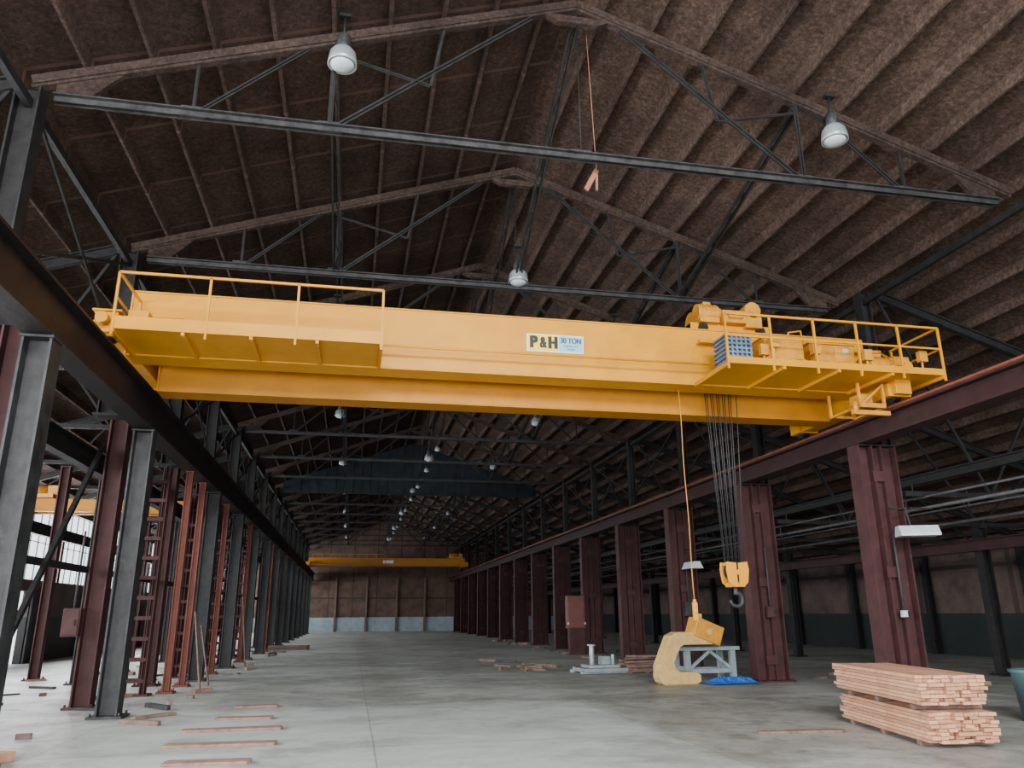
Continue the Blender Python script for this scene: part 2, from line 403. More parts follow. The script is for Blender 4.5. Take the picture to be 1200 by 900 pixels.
def aisle(x0,x1,zc,ys,lab,grp):
    e=empty("aisle_truss",(x0,ys[0],zc)); L=x1-x0; z=lambda x: zr(x0+x)-zc-.33
    child(MB().hsec((0,0,z(0)),(L,0,z(L)),.2,.12).obj("rafter",DARK),e)
    b=MB(); b.bar((0,0,0),(L,0,0),.1,.1); child(b.obj("bottom_chord",DARK),e)
    n=6; b=MB()
    for i in range(n):
        xa=L*i/n; xb=L*(i+1)/n
        if i%2==0: b.bar((xa,0,z(xa)),(xb,0,0),.05,.05)
        else: b.bar((xa,0,0),(xb,0,z(xb)),.05,.05)
    child(b.obj("web_lacing",DARK),e)
    tag(e,lab,"roof truss",grp)
    for y in ys[1:]: repeat(e,(x0,y,zc))
aisle(XR+.8,WRX-.1,3.80,RY[1:],"dark steel truss spanning the deep side aisle","side aisle trusses")
aisle(WLX+.1,XL-.65,5.77,TY,"dark steel truss spanning the narrow side aisle","narrow aisle trusses")

# ------------------------------------------------------------------ runway beams
def runway(x,m,lab,zb,dep):
    e=empty("crane_runway",(x,0,zb))
    L0,L1=Y0+.5,Y1-.3
    b=MB(); b.bar((0,L0,dep-.02),(0,L1,dep-.02),.34,.04); b.bar((0,L0,.02),(0,L1,.02),.34,.04); b.bar((0,L0,dep/2),(0,L1,dep/2),.05,dep-.08)
    child(b.obj("girder",m),e)
    b=MB(); b.bar((0,L0,dep+.01),(0,L1,dep+.01),.15,.03); b.bar((0,L0,dep+.045),(0,L1,dep+.045),.035,.05); b.bar((0,L0,dep+.085),(0,L1,dep+.085),.08,.04)
    child(b.obj("crane_rail",RAIL if x>0 else LEFTG),e,"rusty crane rail")
    tag(e,lab,"crane runway"); return e
runway(XL,LEFTG,"near-black crane runway girder carried on the weathered dark columns",4.85,.65)
runway(XR,DRED,"dark red crane runway girder with rusty orange rail strip",RTOP,.42)

# ------------------------------------------------------------------ right maroon columns
def make_rcol():
    e=empty("steel_column",(XR,RY[1],0))
    h=RTOP-.02
    child(MB().hsec((-.04,0,.04),(-.04,0,h),.32,.34,.03,.025,up=(1,0,0)).obj("column_shaft",MAROON),e)
    child(MB().hsec((.46,0,.04),(.46,0,h),.34,.34,.03,.025,up=(1,0,0)).obj("column_shaft",MAROON),e)
    b=MB(); b.box((.205,-.06,h/2),(.17,.015,h-.1)); b.box((.205,.06,h/2),(.17,.015,h-.1))
    for z in (.5,2.3,4.1):
        b.box((.21,-.165,z),(.3,.015,.2))
    child(b.obj("batten_plate",MAROON),e)
    b=MB(); b.box((.22,0,.02),(1.0,.56,.04))
    for xx in (-.2,.64):
        for yy in (-.23,.23): b.cyl((xx,yy,.04),(xx,yy,.09),.025,seg=6)
    child(b.obj("base_plate",MAROON),e)
    b=MB(); b.hsec((.50,0,h),(.50,0,ZC+.1),.22,.24,.025,.02,up=(1,0,0)); b.box((.30,0,5.05),(.3,.18,.1)); b.box((.25,0,h-.01),(.85,.38,.03))
    child(b.obj("roof_post",DARK),e,"dark steel post")
    tag(e,"twin-shaft maroon steel column carrying the crane runway","column","maroon columns along the runway"); return e
rc=make_rcol()
for y in RY[2:]: repeat(rc,(XR,y,0))

# ------------------------------------------------------------------ left columns
def hcol(name,x,y,m,lab,depth=.36,width=.36,h=4.84,group=None,cat="column"):
    e=empty(name,(x,y,0))
    child(MB().hsec((0,0,.04),(0,0,h),depth,width,.03,.025,up=(1,0,0)).obj("column_shaft",m),e)
    b=MB(); b.box((0,0,.02),(depth+.2,width+.2,.04))
    for sx in (-1,1):
        for sy in (-1,1): b.cyl((sx*(depth/2+.05),sy*(width/2+.05),.04),(sx*(depth/2+.05),sy*(width/2+.05),.09),.02,seg=6)
    child(b.obj("base_plate",m),e)
    child(MB().box((0,0,h-.015),(depth+.04,width+.04,.03)).obj("cap_plate",m),e)
    tag(e,lab,cat,group); return e
gc=hcol("steel_column",XL,14.75,GREYCOL,"weathered dark grey steel column under the crane runway",.34,.34,group="dark columns along the runway")
for y in (9.75,22.3,27.2,32,36.7,41.4,46.1,50.8,55.5,60.2,64.9,69.6,74.3): repeat(gc,(XL,y,0))
rd=hcol("steel_column",-4.72,16.3,MAROON,"maroon steel column standing behind the dark runway columns",.34,.34,5.9,group="maroon columns beside the aisle")
for y in (11.2,21.0,24.0+1.2,29.6,34.4,39,43.7,48.4,53,57.8,62.5,67,72): repeat(rd,(-4.72,y,0))
op=hcol("steel_column",-3.85,18.95,REDO,"slim red-oxide steel post under the runway girder",.15,.15,4.84,group="slim red posts under the runway")
for y in (20.6,24.6,30.4,38.9): repeat(op,(-3.85,y,0))
def ladcol(x,y):
    e=empty("laced_column",(x,y,0))
    for s in (-.2,.2):
        child(MB().hsec((s,0,.04),(s,0,4.84),.1,.24,.02,.02,up=(1,0,0)).obj("column_shaft",MAROON),e)
    b=MB(); z=.3
    while z<4.8: b.box((0,-.11,z),(.44,.015,.08)); b.box((0,.11,z),(.44,.015,.08)); z+=.42
    child(b.obj("batten_plate",MAROON),e)
    child(MB().box((0,0,.02),(.7,.4,.04)).obj("base_plate",MAROON),e)
    tag(e,"maroon laced column with ladder-like batten plates","column","laced columns"); return e
lc=ladcol(-4.42,18.5)
for y in (23.6,28.4,33.2,45,52): repeat(lc,(-4.42,y,0))
lc2=hcol("aisle_column",-8.1,13.6,MAROON,"maroon steel column inside the narrow side aisle",.24,.24,5.68,group="maroon aisle columns")
for y in TY[2:12]: repeat(lc2,(-8.1,y+.2,0))
dk2=hcol("aisle_column",-6.6,17.2,GREYCOL,"dark weathered post inside the narrow side aisle",.16,.16,5.7,group="dark posts in the narrow aisle")
for y in (21.9,26.2,31.3,36.0,40.6): repeat(dk2,(-6.6,y,0))
# raking braces between aisle columns
def rake(y):
    b=MB(); b.bar((0,0,0.05),(0,3.9,4.7),.07,.09)
    o=b.obj("raking_brace",DARK); o.location=(-4.72,y,0); tag(o,"dark steel raking brace between maroon columns","brace","raking braces beside the aisle"); return o
o=rake(11.5)
for y in (25.5,34.7,44): repeat(o,(-4.72,y,0))
def hrail(z,lab,m):
    b=MB().bar((-4.95,12,z),(-4.95,60,z),.06,.12); o=b.obj("girt",m); tag(o,lab,"beam","horizontal girts beside the aisle")
hrail(2.45,"thin dark horizontal girt fixed beside the maroon columns",DARK); 
e=empty("roof_post",(XL-.45,TY[0],4.9))
b=MB(); b.hsec((0,0,0),(0,0,ZC-4.8),.3,.26,.025,.02,up=(1,0,0)); child(b.obj("post_shaft",DARK),e)
b=MB(); b.box((.15,0,.02),(.7,.34,.04)); b.bar((.0,0,.6),(.35,0,.05),.05,.05); child(b.obj("post_bracket",DARK),e)
tag(e,"dark steel post carrying the roof truss above the crane runway","post","roof posts above the runway")
for y in TY[1:]: repeat(e,(XL-.45,y,4.9))

def xbrace(x,y,L):
    b=MB(); b.bar((0,.1,0),(0,L-.1,1.9),.03,.06); b.bar((.06,.1,1.9),(.06,L-.1,0),.03,.06)
    o=b.obj("cross_brace",DARK); o.location=(x,y,5.85); tag(o,"dark steel cross brace between roof posts","brace","cross braces above the runways"); return o
o=xbrace(XL-.45,TY[0],4.7)
for y in TY[1:-1]: repeat(o,(XL-.45,y,5.85))
for y in RY[2:-1]: repeat(o,(XR+.50,y,5.85))
for x,lab in ((XL-.45,"dark steel eave strut linking roof posts over dark columns"),(XR+.50,"dark steel eave strut linking roof posts over maroon columns")):
    o=MB().bar((x,Y0+1,ZC-.1),(x,Y1-.2,ZC-.1),.08,.12).obj("eave_strut",DARK); tag(o,lab,"beam")

ac=hcol("aisle_column",16.4,RY[1],DARK,"dark steel column inside the deep side aisle",.26,.26,3.74,group="dark aisle columns")
for y in RY[2:]: repeat(ac,(16.4,y,0))
o=MB().hsec((16.1,Y0+1,3.25),(16.1,Y1-.2,3.25),.3,.2).obj("aisle_beam",DRED); tag(o,"dark red horizontal beam on the aisle columns","beam")
o=MB().hsec((11.4,Y0+1,4.2),(11.4,Y1-.2,4.2),.18,.14).obj("aisle_beam",DARK); tag(o,"dark horizontal beam beside the maroon columns","beam")
for i,(x,z,r,lab) in enumerate(((10.75,3.5,.03,"slim dark overhead pipe"),(10.95,3.75,.022,"slim dark overhead conduit"),(13.6,3.55,.035,"dark overhead pipe deeper in the aisle"),(12.2,3.65,.02,"thin overhead conduit"))):
    b=MB(); b.cyl((x,4,z),(x,Y1-.3,z),r,seg=8)
    y=RY[1]+.3
    while y<Y1-2: b.cyl((x,y,z-r),(x,y,z+.3),.01,seg=5); b.cyl((x,y-.03,z),(x,y+.03,z),r*1.5,seg=8); y+=4.78
    o=b.obj("overhead_pipe",PIPE); tag(o,lab+" running along the side aisle","pipe")

b=MB().hsec((0,0,0),(0,0,zr(WRX)-.5),.25,.25,up=(1,0,0)).obj("wall_post",DARK); b.location=(WRX-.2,RY[1],0)
tag(b,"dark steel wall post against the side wall","post","wall posts")
for y in RY[2:]: repeat(b,(WRX-.2,y,0))
b=MB().hsec((0,0,0),(0,0,zr(WLX)-.45),.25,.25,up=(1,0,0)).obj("wall_post",DARK); b.location=(WLX+.2,TY[0],0)
tag(b,"dark steel wall post below the clerestory windows","post","window wall posts")
for y in TY[1:]: repeat(b,(WLX+.2,y,0))
b=MB().hsec((0,0,0),(0,0,5.2),.2,.18,up=(0,1,0)).obj("wall_post",OLDW); b.location=(-1.6,Y1-.14,0)
tag(b,"weathered brown post against the end wall","post","end wall posts")
for x in (1.4,4.4,7.2): repeat(b,(x,Y1-.14,0))

# ------------------------------------------------------------------ near crane
YF=12.7; ZB=5.65; ZT=6.75
crane=empty("overhead_crane",(CX,13.55,5.6))
def C(o,label=None,par=None):
    o.data.transform(Matrix.Translation((-CX,-13.55,-5.6))); o.parent=par or crane
    if label: o["label"]=label
    return o
def sub(name):
    e=bpy.data.objects.new(name,None); COL.objects.link(e); e.parent=crane; return e
def boxgirder(y0,y1,x0,x1,zb,zt,m):
    b=MB(); xm=(x0+x1)/2; L=x1-x0
    b.box((xm,(y0+y1)/2,(zb+zt)/2),(L,y1-y0-.025,zt-zb-.03))
    b.box((xm,(y0+y1)/2,zt),(L,y1-y0,.025)); b.box((xm,(y0+y1)/2,zb),(L,y1-y0,.025))
    b.box((xm,(y0+y1)/2,zt+.035),(L,.05,.06))
    for x in (x0+.015,x1-.015): b.box((x,(y0+y1)/2,(zb+zt)/2),(.03,y1-y0+.03,zt-zb))
    return b.obj("bridge_girder",m,.004)
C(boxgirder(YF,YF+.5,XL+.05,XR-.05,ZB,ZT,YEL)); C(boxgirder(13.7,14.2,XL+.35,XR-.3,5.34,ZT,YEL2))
for x in (XL,XR):
    e=sub("end_truck"); dz=0 if x<0 else -.30
    b=MB(); b.box((x,13.6,5.86+dz/2),(.32,3.6,.32-dz)); b.box((x,13.6,6.05),(.42,3.62,.03))
    for yy in (11.72,15.48): b.cyl((x,yy-.0,5.86),(x,yy+(.14 if yy>13 else -.14),5.86),.09)
    for yy in (12.1,15.1): b.box((x,yy,5.80+dz),(.46,.36,.24))
    C(b.obj("truck_frame",YEL,.01),par=e)
    for yy in (12.1,15.1):
        b=MB(); b.cyl((x-.07,yy,5.79+dz),(x+.07,yy,5.79+dz),.17,seg=20); b.cyl((x-.1,yy,5.79+dz),(x-.07,yy,5.79+dz),.2,seg=20)
        C(b.obj("wheel",DARK),par=e)
def footwalk(x0,x1,y0,y1,side_ends,mid=True,n=4,toe=.12):
    e=sub("footwalk")
    b=MB(); b.box(((x0+x1)/2,(y0+y1)/2,ZB+.03),(x1-x0,y1-y0,.03)); b.box(((x0+x1)/2,y0,ZB+toe/2),(x1-x0,.03,toe))
    x=x0
    while x<=x1+.01:
        b.bar((x,y0,ZB-.02),(x,y1,ZB-.02),.05,.06); b.bar((x,y0+.1,ZB-.03),(x,y1+.02,ZB-.0),.04,.05); x+=(x1-x0)/4
    C(b.obj("deck",YEL),par=e)
    b=MB(); zt=ZB+.90; r=.034
    for i in range(n):
        x=x0+(x1-x0)*i/(n-1); b.bar((x,y0-.01,ZB-.1),(x,y0-.01,zt),r,r)
    b.bar((x0,y0-.01,zt),(x1,y0-.01,zt),r,r)
    if mid: b.bar((x0,y0-.01,ZB+.5),(x1,y0-.01,ZB+.5),.028,.028)
    for s,xx in ((0,x0),(1,x1)):
        if side_ends[s]:
            b.bar((xx,y0,zt),(xx,y1,zt),r,r); b.bar((xx,y0,ZB+.5),(xx,y1,ZB+.5),.028,.028); b.bar((xx,y1-.03,ZB),(xx,y1-.03,zt),r,r)
    C(b.obj("railing",YEL),par=e)
    return e
footwalk(XL+.2,.25,11.5,YF,(1,0),mid=False,toe=.2)
fw=footwalk(6.05,10.25,11.4,YF,(0,1),n=6)
def part(name,b,m,label,bev=.01): return C(b.obj(name,m,bev),label)
b=MB()
for i in range(7): b.box((6.45,11.95,ZB+.16+.08*i),(.5,.5,.03))
for i in range(6): b.box((6.23+.088*i,11.72,ZB+.4),(.03,.05,.46))
b.box((6.45,11.97,ZB+.4),(.42,.4,.46))
part("resistor_bank",b,RESB,"blue-grey resistor bank",.0)
b=MB(); b.box((7.35,12.0,ZB+.36),(.75,.5,.6)); b.box((7.35,11.74,ZB+.34),(.66,.02,.48)); b.box((7.35,12.0,ZB+.67),(.8,.55,.03))
part("control_cabinet",b,YELD,"yellow control cabinet")
b=MB(); b.box((8.35,12.05,ZB+.34),(.9,.45,.54)); b.box((8.12,11.81,ZB+.34),(.38,.02,.44)); b.box((8.57,11.81,ZB+.34),(.38,.02,.44)); b.box((8.35,12.05,ZB+.63),(.96,.5,.03))
part("control_cabinet",b,YELD,"yellow control cabinet")
b=MB(); b.cyl((9.0,11.95,ZB+.28),(9.55,11.95,ZB+.28),.18); b.cyl((8.95,11.95,ZB+.28),(9.0,11.95,ZB+.28),.12); b.box((9.27,11.95,ZB+.08),(.5,.34,.08)); b.box((9.72,11.95,ZB+.24),(.32,.36,.42)); b.box((9.3,11.95,ZB+.48),(.18,.14,.08))
for i in range(5): b.cyl((9.06+.09*i,11.95,ZB+.28),(9.09+.09*i,11.95,ZB+.28),.195)
part("travel_motor",b,YELD,"yellow travel motor and gearbox",.004)
b=MB(); b.cyl((-3.3,12.1,ZB+.28),(-2.8,12.1,ZB+.28),.15); b.box((-3.45,12.1,ZB+.28),(.3,.3,.4)); b.box((-3.1,12.1,ZB+.1),(.7,.4,.08)); b.cyl((-2.8,12.1,ZB+.28),(-2.7,12.1,ZB+.28),.1)
part("travel_motor",b,YEL,"yellow travel motor and gearbox")
b=MB(); b.cyl((-2.7,12.35,ZB+.28),(6.2,12.35,ZB+.28),.02,seg=8)
part("line_shaft",b,YEL,"yellow cross shaft",0)
b=MB(); b.bar((6.75,11.7,ZB+.15),(8.9,11.7,ZB+.15),.06,.06); b.bar((6.1,12.55,ZB+.8),(9.9,12.55,ZB+.8),.08,.06)
for x in (6.9,7.8,8.85,9.85): b.bar((x,11.55,ZB+.05),(x,12.55,ZB+.82),.03,.03)
part("cable_tray",b,YEL,"yellow cable tray and stays",0)
for x,h_ in ((6.85,.34),(7.05,.5),(7.85,.42),(8.87,.36),(10.0,.4)):
    b=MB(); b.box((x,11.58,ZB+h_),(.16,.1,.2)); b.cyl((x,11.6,ZB+.06),(x,11.6,ZB+h_),.02,seg=6)
    part("junction_box",b,YELD,"yellow junction box on a stand pipe",.004)
pts_=[(6.9+.33*i,11.62+.03*(i%2),ZB+.12+.06*(i%3)) for i in range(10)]
part("conduit_run",MB().tube(pts_,.022,6),YEL,"yellow painted conduit",0)
part("conduit_run",MB().tube([(7.7,12.3,ZB+.65),(7.75,12.2,ZB+.95),(8.0,12.2,ZB+1.0),(8.1,12.3,ZB+.65)],.02,6),YEL,"yellow painted conduit",0)
b=MB()
for x in (8.9,9.4):
    b.bar((x,12.0,5.62),(x,12.0,5.18),.045,.045); b.bar((x,12.9,5.62),(x,12.9,5.18),.045,.045); b.bar((x,12.0,5.18),(x,12.9,5.18),.04,.04)
b.bar((8.9,12.0,5.2),(9.4,12.0,5.2),.06,.08); b.bar((8.9,12.9,5.2),(9.4,12.9,5.2),.05,.05); b.bar((8.9,12.0,5.2),(9.4,12.0,5.6),.04,.04)
b.box((9.15,12.3,5.38),(.26,.3,.16)); b.box((9.1,12.0,5.06),(.75,.08,.08)); b.cyl((8.8,12.0,5.06),(8.8,12.0,5.26),.05)
part("collector_bracket",b,YELD,"yellow bracket with pickup rods",0)
b=MB()
b.bar((XL+.3,14.9,ZT+.1),(XR-.5,14.9,ZT+.1),.025,.025); b.bar((XL+.3,15.0,ZT+.22),(XR-.5,15.0,ZT+.22),.025,.025)
for i in range(8):
    x=XL+.6+i*(XR-XL-1.4)/7; b.bar((x,14.18,ZT-.02),(x,15.0,ZT+.1),.03,.03); b.bar((x,15.0,ZT+.05),(x,15.0,ZT+.24),.03,.03)
part("conductor_rail",b,DARK,"dark conductor rail",0)
e=sub("capacity_sign")
sx,sz,sy=3.37,6.27,YF
C(MB().box((sx,sy-.012,sz),(1.06,.02,.34)).obj("sign_plate",SIGNW),par=e)
C(MB().box((sx-.225,sy-.026,sz),(.56,.008,.30)).obj("sign_field",SIGNY),"yellow field",par=e)
C(MB().box((sx+.29,sy-.026,sz),(.44,.008,.30)).obj("sign_field",SIGNC),"pale blue field",par=e)
def text(s,x,y,z,size,m,par=None,sxk=1.0,offs=((0,0),)):
    cu=bpy.data.curves.new("t",'FONT'); cu.body=s; cu.size=size; cu.align_x='CENTER'; cu.align_y='CENTER'; cu.extrude=.002
    to=bpy.data.objects.new("t",cu); COL.objects.link(to); bpy.context.view_layer.update()
    me=bpy.data.meshes.new_from_object(to.evaluated_get(bpy.context.evaluated_depsgraph_get()))
    bpy.data.objects.remove(to)
    me.transform(Matrix.Rotation(math.pi/2,4,'X')@Matrix.Diagonal((sxk,1,1,1)))
    bm=bmesh.new()
    for k,(ox,oz) in enumerate(offs):
        m2=me.copy(); m2.transform(Matrix.Translation((x+ox,y-.0006*k,z+oz))); bm.from_mesh(m2)
    me2=bpy.data.meshes.new("sign_lettering"); bm.to_mesh(me2); bm.free(); me2.materials.clear(); me2.materials.append(m)
    for p in me2.polygons: p.material_index=0
    o=bpy.data.objects.new("sign_lettering",me2); COL.objects.link(o); return C(o,par=par)
fat=[(a*.020,c*.009) for a in (-1,-.5,0,.5,1) for c in (-1,1)]
fat2=[(a*.010,c*.007) for a in (-1,0,1) for c in (-1,1)]
text("P",sx-.225-.180,sy-.034,sz,.31,BLACK,e,.80,fat)
text("&",sx-.225-.002,sy-.034,sz,.28,BLACK,e,.68,fat2)
text("H",sx-.225+.180,sy-.034,sz,.31,BLACK,e,.76,fat)
text("30 TON",sx+.29,sy-.034,sz+.06,.15,SIGNB,e,.76,[(-.006,0),(0,0),(.006,0)])
text("CAPACITY",sx+.29,sy-.034,sz-.04,.06,SIGNB,e)
text("CRANE",sx+.29,sy-.034,sz-.10,.05,SIGNB,e)
b=MB(); b.box((8.6,11.79,ZB+.5),(.12,.005,.08)); C(b.obj("warning_decal",WHITE),"small white decal")
e=sub("hoist_trolley"); tx=7.0
b=MB(); zt=ZT+.10
b.box((tx,13.05,zt+.06),(1.7,.22,.16)); b.box((tx,14.0,zt+.06),(1.7,.22,.16)); b.box((tx-.75,13.5,zt+.06),(.2,1.1,.14)); b.box((tx+.75,13.5,zt+.06),(.2,1.1,.14)); b.box((tx,13.5,zt+.02),(1.5,1.0,.04))
C(b.obj("trolley_frame",YEL,.01),par=e)
b=MB(); b.cyl((tx-.55,13.6,zt+.36),(tx+.35,13.6,zt+.36),.24,seg=24)
for i in range(9): b.cyl((tx-.5+.1*i,13.6,zt+.36),(tx-.46+.1*i,13.6,zt+.36),.255,seg=24)
C(b.obj("rope_drum",YELD),par=e)
b=MB(); b.cyl((tx-.72,12.95,zt+.34),(tx-.3,12.95,zt+.34),.17); b.cyl((tx-.3,12.95,zt+.34),(tx-.22,12.95,zt+.34),.12); b.box((tx-.5,12.95,zt+.16),(.4,.3,.1)); b.box((tx-.5,12.95,zt+.53),(.15,.12,.06))
for i in range(5): b.cyl((tx-.68+.08*i,12.95,zt+.34),(tx-.65+.08*i,12.95,zt+.34),.18)
C(b.obj("hoist_motor",YELD,.004),par=e)
b=MB(); b.cyl((tx+.42,12.8,zt+.42),(tx+.42,13.1,zt+.42),.17); b.cyl((tx+.42,12.78,zt+.42),(tx+.42,12.8,zt+.42),.07); b.box((tx+.42,12.95,zt+.2),(.34,.3,.3))
C(b.obj("brake_drum",YELD,.008),par=e)
b=MB(); b.box((tx+.0,12.85,zt+.24),(.5,.2,.26)); b.cyl((tx-.15,12.74,zt+.24),(tx+.15,12.74,zt+.24),.06); C(b.obj("gear_case",YELD,.02),par=e)
C(MB().box((tx+.45,13.6,zt+.3),(.2,.5,.5)).obj("gear_case",YELD,.02),par=e)
for x in (tx-.6,tx+.6):
    for y in (12.95,13.95): C(MB().cyl((x,y-.05,ZT+.13),(x,y+.05,ZT+.13),.1).obj("trolley_wheel",DARK),par=e)
hx,hy,hz=6.90,13.5,2.30
e=sub("hook_block")
ro=MB(); nr=11
for i in range(nr):
    a=-.36+.72*i/(nr-1); c=-.18+.36*i/(nr-1)
    ro.cyl((hx+a,hy+(.12 if i%2 else -.12),ZT+.1),(hx+c,hy+(.06 if i%2 else -.06),hz+.10),.009,seg=6)
C(ro.obj("hoist_rope",ROPE),"thin dark wire ropes",par=e)
b=MB()
for s_ in (-1,1):
    sil=[(.02*s_,.17),(.20*s_,.19),(.22*s_,.05),(.19*s_,-.18),(.10*s_,-.26),(.02*s_,-.26)]
    for yy in (-.13,.13): b.prism([(hx+p[0],hz+p[1]) for p in sil],'Y',hy+yy-.02,hy+yy+.02)
b.box((hx,hy,hz-.22),(.28,.24,.08)); b.box((hx-.17,hy,hz+.15),(.05,.24,.06)); b.box((hx+.17,hy,hz+.15),(.05,.24,.06)); b.cyl((hx,hy-.18,hz+.0),(hx,hy+.18,hz+.0),.05)
C(b.obj("block_housing",YEL,.006),par=e)
b=MB()
for yy in (-.075,-.025,.025,.075): b.cyl((hx,hy+yy-.018,hz+.02),(hx,hy+yy+.018,hz+.02),.17,seg=24)
C(b.obj("sheave",DARK),par=e)
pts=[(hx,hy,hz-.22),(hx,hy,hz-.34)]; rr=[.04,.042]
for i in range(0,15):
    a=math.radians(100-i*20); pts.append((hx+.12*math.cos(a),hy,hz-.48+.12*math.sin(a))); rr.append(.045-.020*max(0,(i-6)/8))
C(MB().tube(pts,rr,10).obj("hook",GREYCOL),"dark steel hook",par=e)
e=sub("pendant_control")
pp=[(5.83+.02*i/14+.008*math.sin(i*.9),13.0,ZB-.02-(ZB-1.75)*i/14) for i in range(15)]
C(MB().tube(pp,.0075,6).obj("pendant_cable",YELD),"yellow pendant cable",par=e)
b=MB(); b.box((5.85,13.0,1.62),(.08,.07,.3)); b.box((5.85,12.96,1.70),(.04,.02,.04)); b.box((5.85,12.96,1.60),(.04,.02,.04)); b.box((5.85,13.0,1.79),(.05,.05,.06))
C(b.obj("control_box",YELD,.01),"yellow push-button box",par=e)
tag(crane,"large yellow double-girder overhead crane with walkways, trolley and hook","overhead crane")

# ------------------------------------------------------------------ other cranes
def small_crane(x0,x1,y,z,lab,tpos,gap=.9,dep=.75,walk=True):
    xm=(x0+x1)/2; e=empty("overhead_crane",(xm,y,z)); L=(x1-x0)/2; zc=.1+dep/2
    for yy in (-gap/2,gap/2):
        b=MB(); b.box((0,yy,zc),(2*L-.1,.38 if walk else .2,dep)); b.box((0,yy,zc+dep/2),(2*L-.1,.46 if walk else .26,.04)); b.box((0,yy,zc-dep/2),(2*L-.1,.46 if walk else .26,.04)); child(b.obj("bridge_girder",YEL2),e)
    for s in (-1,1):
        b=MB(); b.box((s*L,0,.2),(.35,gap+1.6,.36))
        for yy in (-.9,.9): b.cyl((s*L-.08,yy,.16),(s*L+.08,yy,.16),.16)
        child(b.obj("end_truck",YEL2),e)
    zz=.1+dep
    b=MB(); b.box((tpos,0,zz+.1),(1.3,gap+.5,.12)); b.cyl((tpos-.5,0,zz+.3),(tpos+.3,0,zz+.3),.2); b.box((tpos+.5,0,zz+.3),(.3,.5,.35))
    child(b.obj("hoist_trolley",YELD),e)
    if walk:
        b=MB(); zt=1.2
        for i in range(9): b.bar((-L+.4+i*(L*.9)/8,-gap/2-.9,.15),(-L+.4+i*(L*.9)/8,-gap/2-.9,zt-.2),.035,.035)
        b.bar((-L+.4,-gap/2-.9,zt-.2),(-L+.4+L*.9,-gap/2-.9,zt-.2),.035,.035); b.box((-L+.4+L*.45,-gap/2-.55,.15),(L*.9,.7,.04))
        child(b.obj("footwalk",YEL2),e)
        child(MB().box((0,-gap/2-.2,.42),(.9,.02,.26)).obj("capacity_sign",SIGNW),e)
    tag(e,lab,"overhead crane"); return e
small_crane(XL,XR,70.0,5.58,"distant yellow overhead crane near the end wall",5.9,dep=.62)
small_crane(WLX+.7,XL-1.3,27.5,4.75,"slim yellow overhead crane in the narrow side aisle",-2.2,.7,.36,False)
for x in (WLX+.7,XL-1.3):
    o=MB().hsec((x,12,4.53),(x,Y1-.3,4.53),.4,.2).obj("aisle_beam",DARK); tag(o,"dark steel crane beam along the narrow side aisle","beam","narrow aisle beams")

# ------------------------------------------------------------------ high bay lamps
def make_lamp():
    e=empty("high_bay_lamp",(0,0,0))
    b=MB(); b.cyl((0,0,0),(0,0,.35),.018,seg=8); b.box((0,0,.36),(.16,.1,.05)); child(b.obj("hanger",DARK),e)
    b=MB(); b.lathe((0,0,0),[(.05,.04),(.09,.02),(.10,-.16),(.075,-.2)]); child(b.obj("ballast_housing",GREYCOL),e)
    b=MB(); b.lathe((0,0,0),[(.075,-.18),(.13,-.20),(.18,-.27),(.195,-.38),(.20,-.45),(.19,-.45),(.15,-.40)],24); child(b.obj("lamp_shade",LAMPM),e)
    b=MB(); b.lathe((0,0,0),[(.17,-.43),(.15,-.47),(.09,-.50),(.03,-.51)],24); child(b.obj("lamp_lens",WHITE),e)
    tag(e,"grey bell-shaped high-bay lamp hanging from a roof truss","lamp","high-bay lamps"); return e
l0=make_lamp(); l0.location=(-.50,TY[0]-.15,9.30)
for k,y in enumerate(TY):
    if k==0: repeat(l0,(7.0,y-.15,9.05))
    elif k%2==0: repeat(l0,(-.75,y-.15,9.0)); repeat(l0,(6.6,y-.15,9.0))
    else: repeat(l0,(2.95,y-.15,8.4))
for k in range(4,13):
    c=repeat(l0,(3.0,TY[k]+1.5,8.0)); c.scale=(.55,.55,.55)

# ------------------------------------------------------------------ floor objects
ang=math.radians(-10.5)
R=Matrix.Rotation(ang,3,'Z'); org=Vector((6.92,8.85,0))
board=MB().box((0,0,0),(.104,2.5,.040)).obj("lumber_board",WOOD,.004)
m2=board.data.copy(); m2.materials.clear(); m2.materials.append(WOOD2); meshes=[board.data,m2]
first=True
for bun in range(2):
    z0=.06+bun*.42; nw=8
    for lay in range(8):
        for i in range(nw):
            if first: o=board; first=False
            else: o=board.copy(); COL.objects.link(o)
            o.data=meshes[random.random()<.42]
            jx=random.uniform(-.001,.001); jy=random.uniform(-.07,.07)
            p=org+R@Vector((.06+i*.108+jx+(.0 if bun==0 else -.02),1.35+jy+(0 if bun==0 else .08),z0+.022+lay*.0435))
            o.location=p; o.rotation_euler=(0,0,ang+random.uniform(-.0015,.0015))
            tag(o,"rough-sawn orange-brown softwood board in a stacked bundle","lumber","boards in the lumber stack")
sk=MB().box((0,0,0),(.88,.09,.058)).obj("timber_skid",OLDW,.004); sk.location=org+R@Vector((.45,.4,.03)); sk.rotation_euler=(0,0,ang)
tag(sk,"short timber skid under the lumber stack","lumber","timber skids under the lumber")
for yy in (1.35,2.3): repeat(sk,org+R@Vector((.45,yy,.03)),ang)
for yy in (.45,1.4,2.25): repeat(sk,org+R@Vector((.45,yy,.441)),ang)

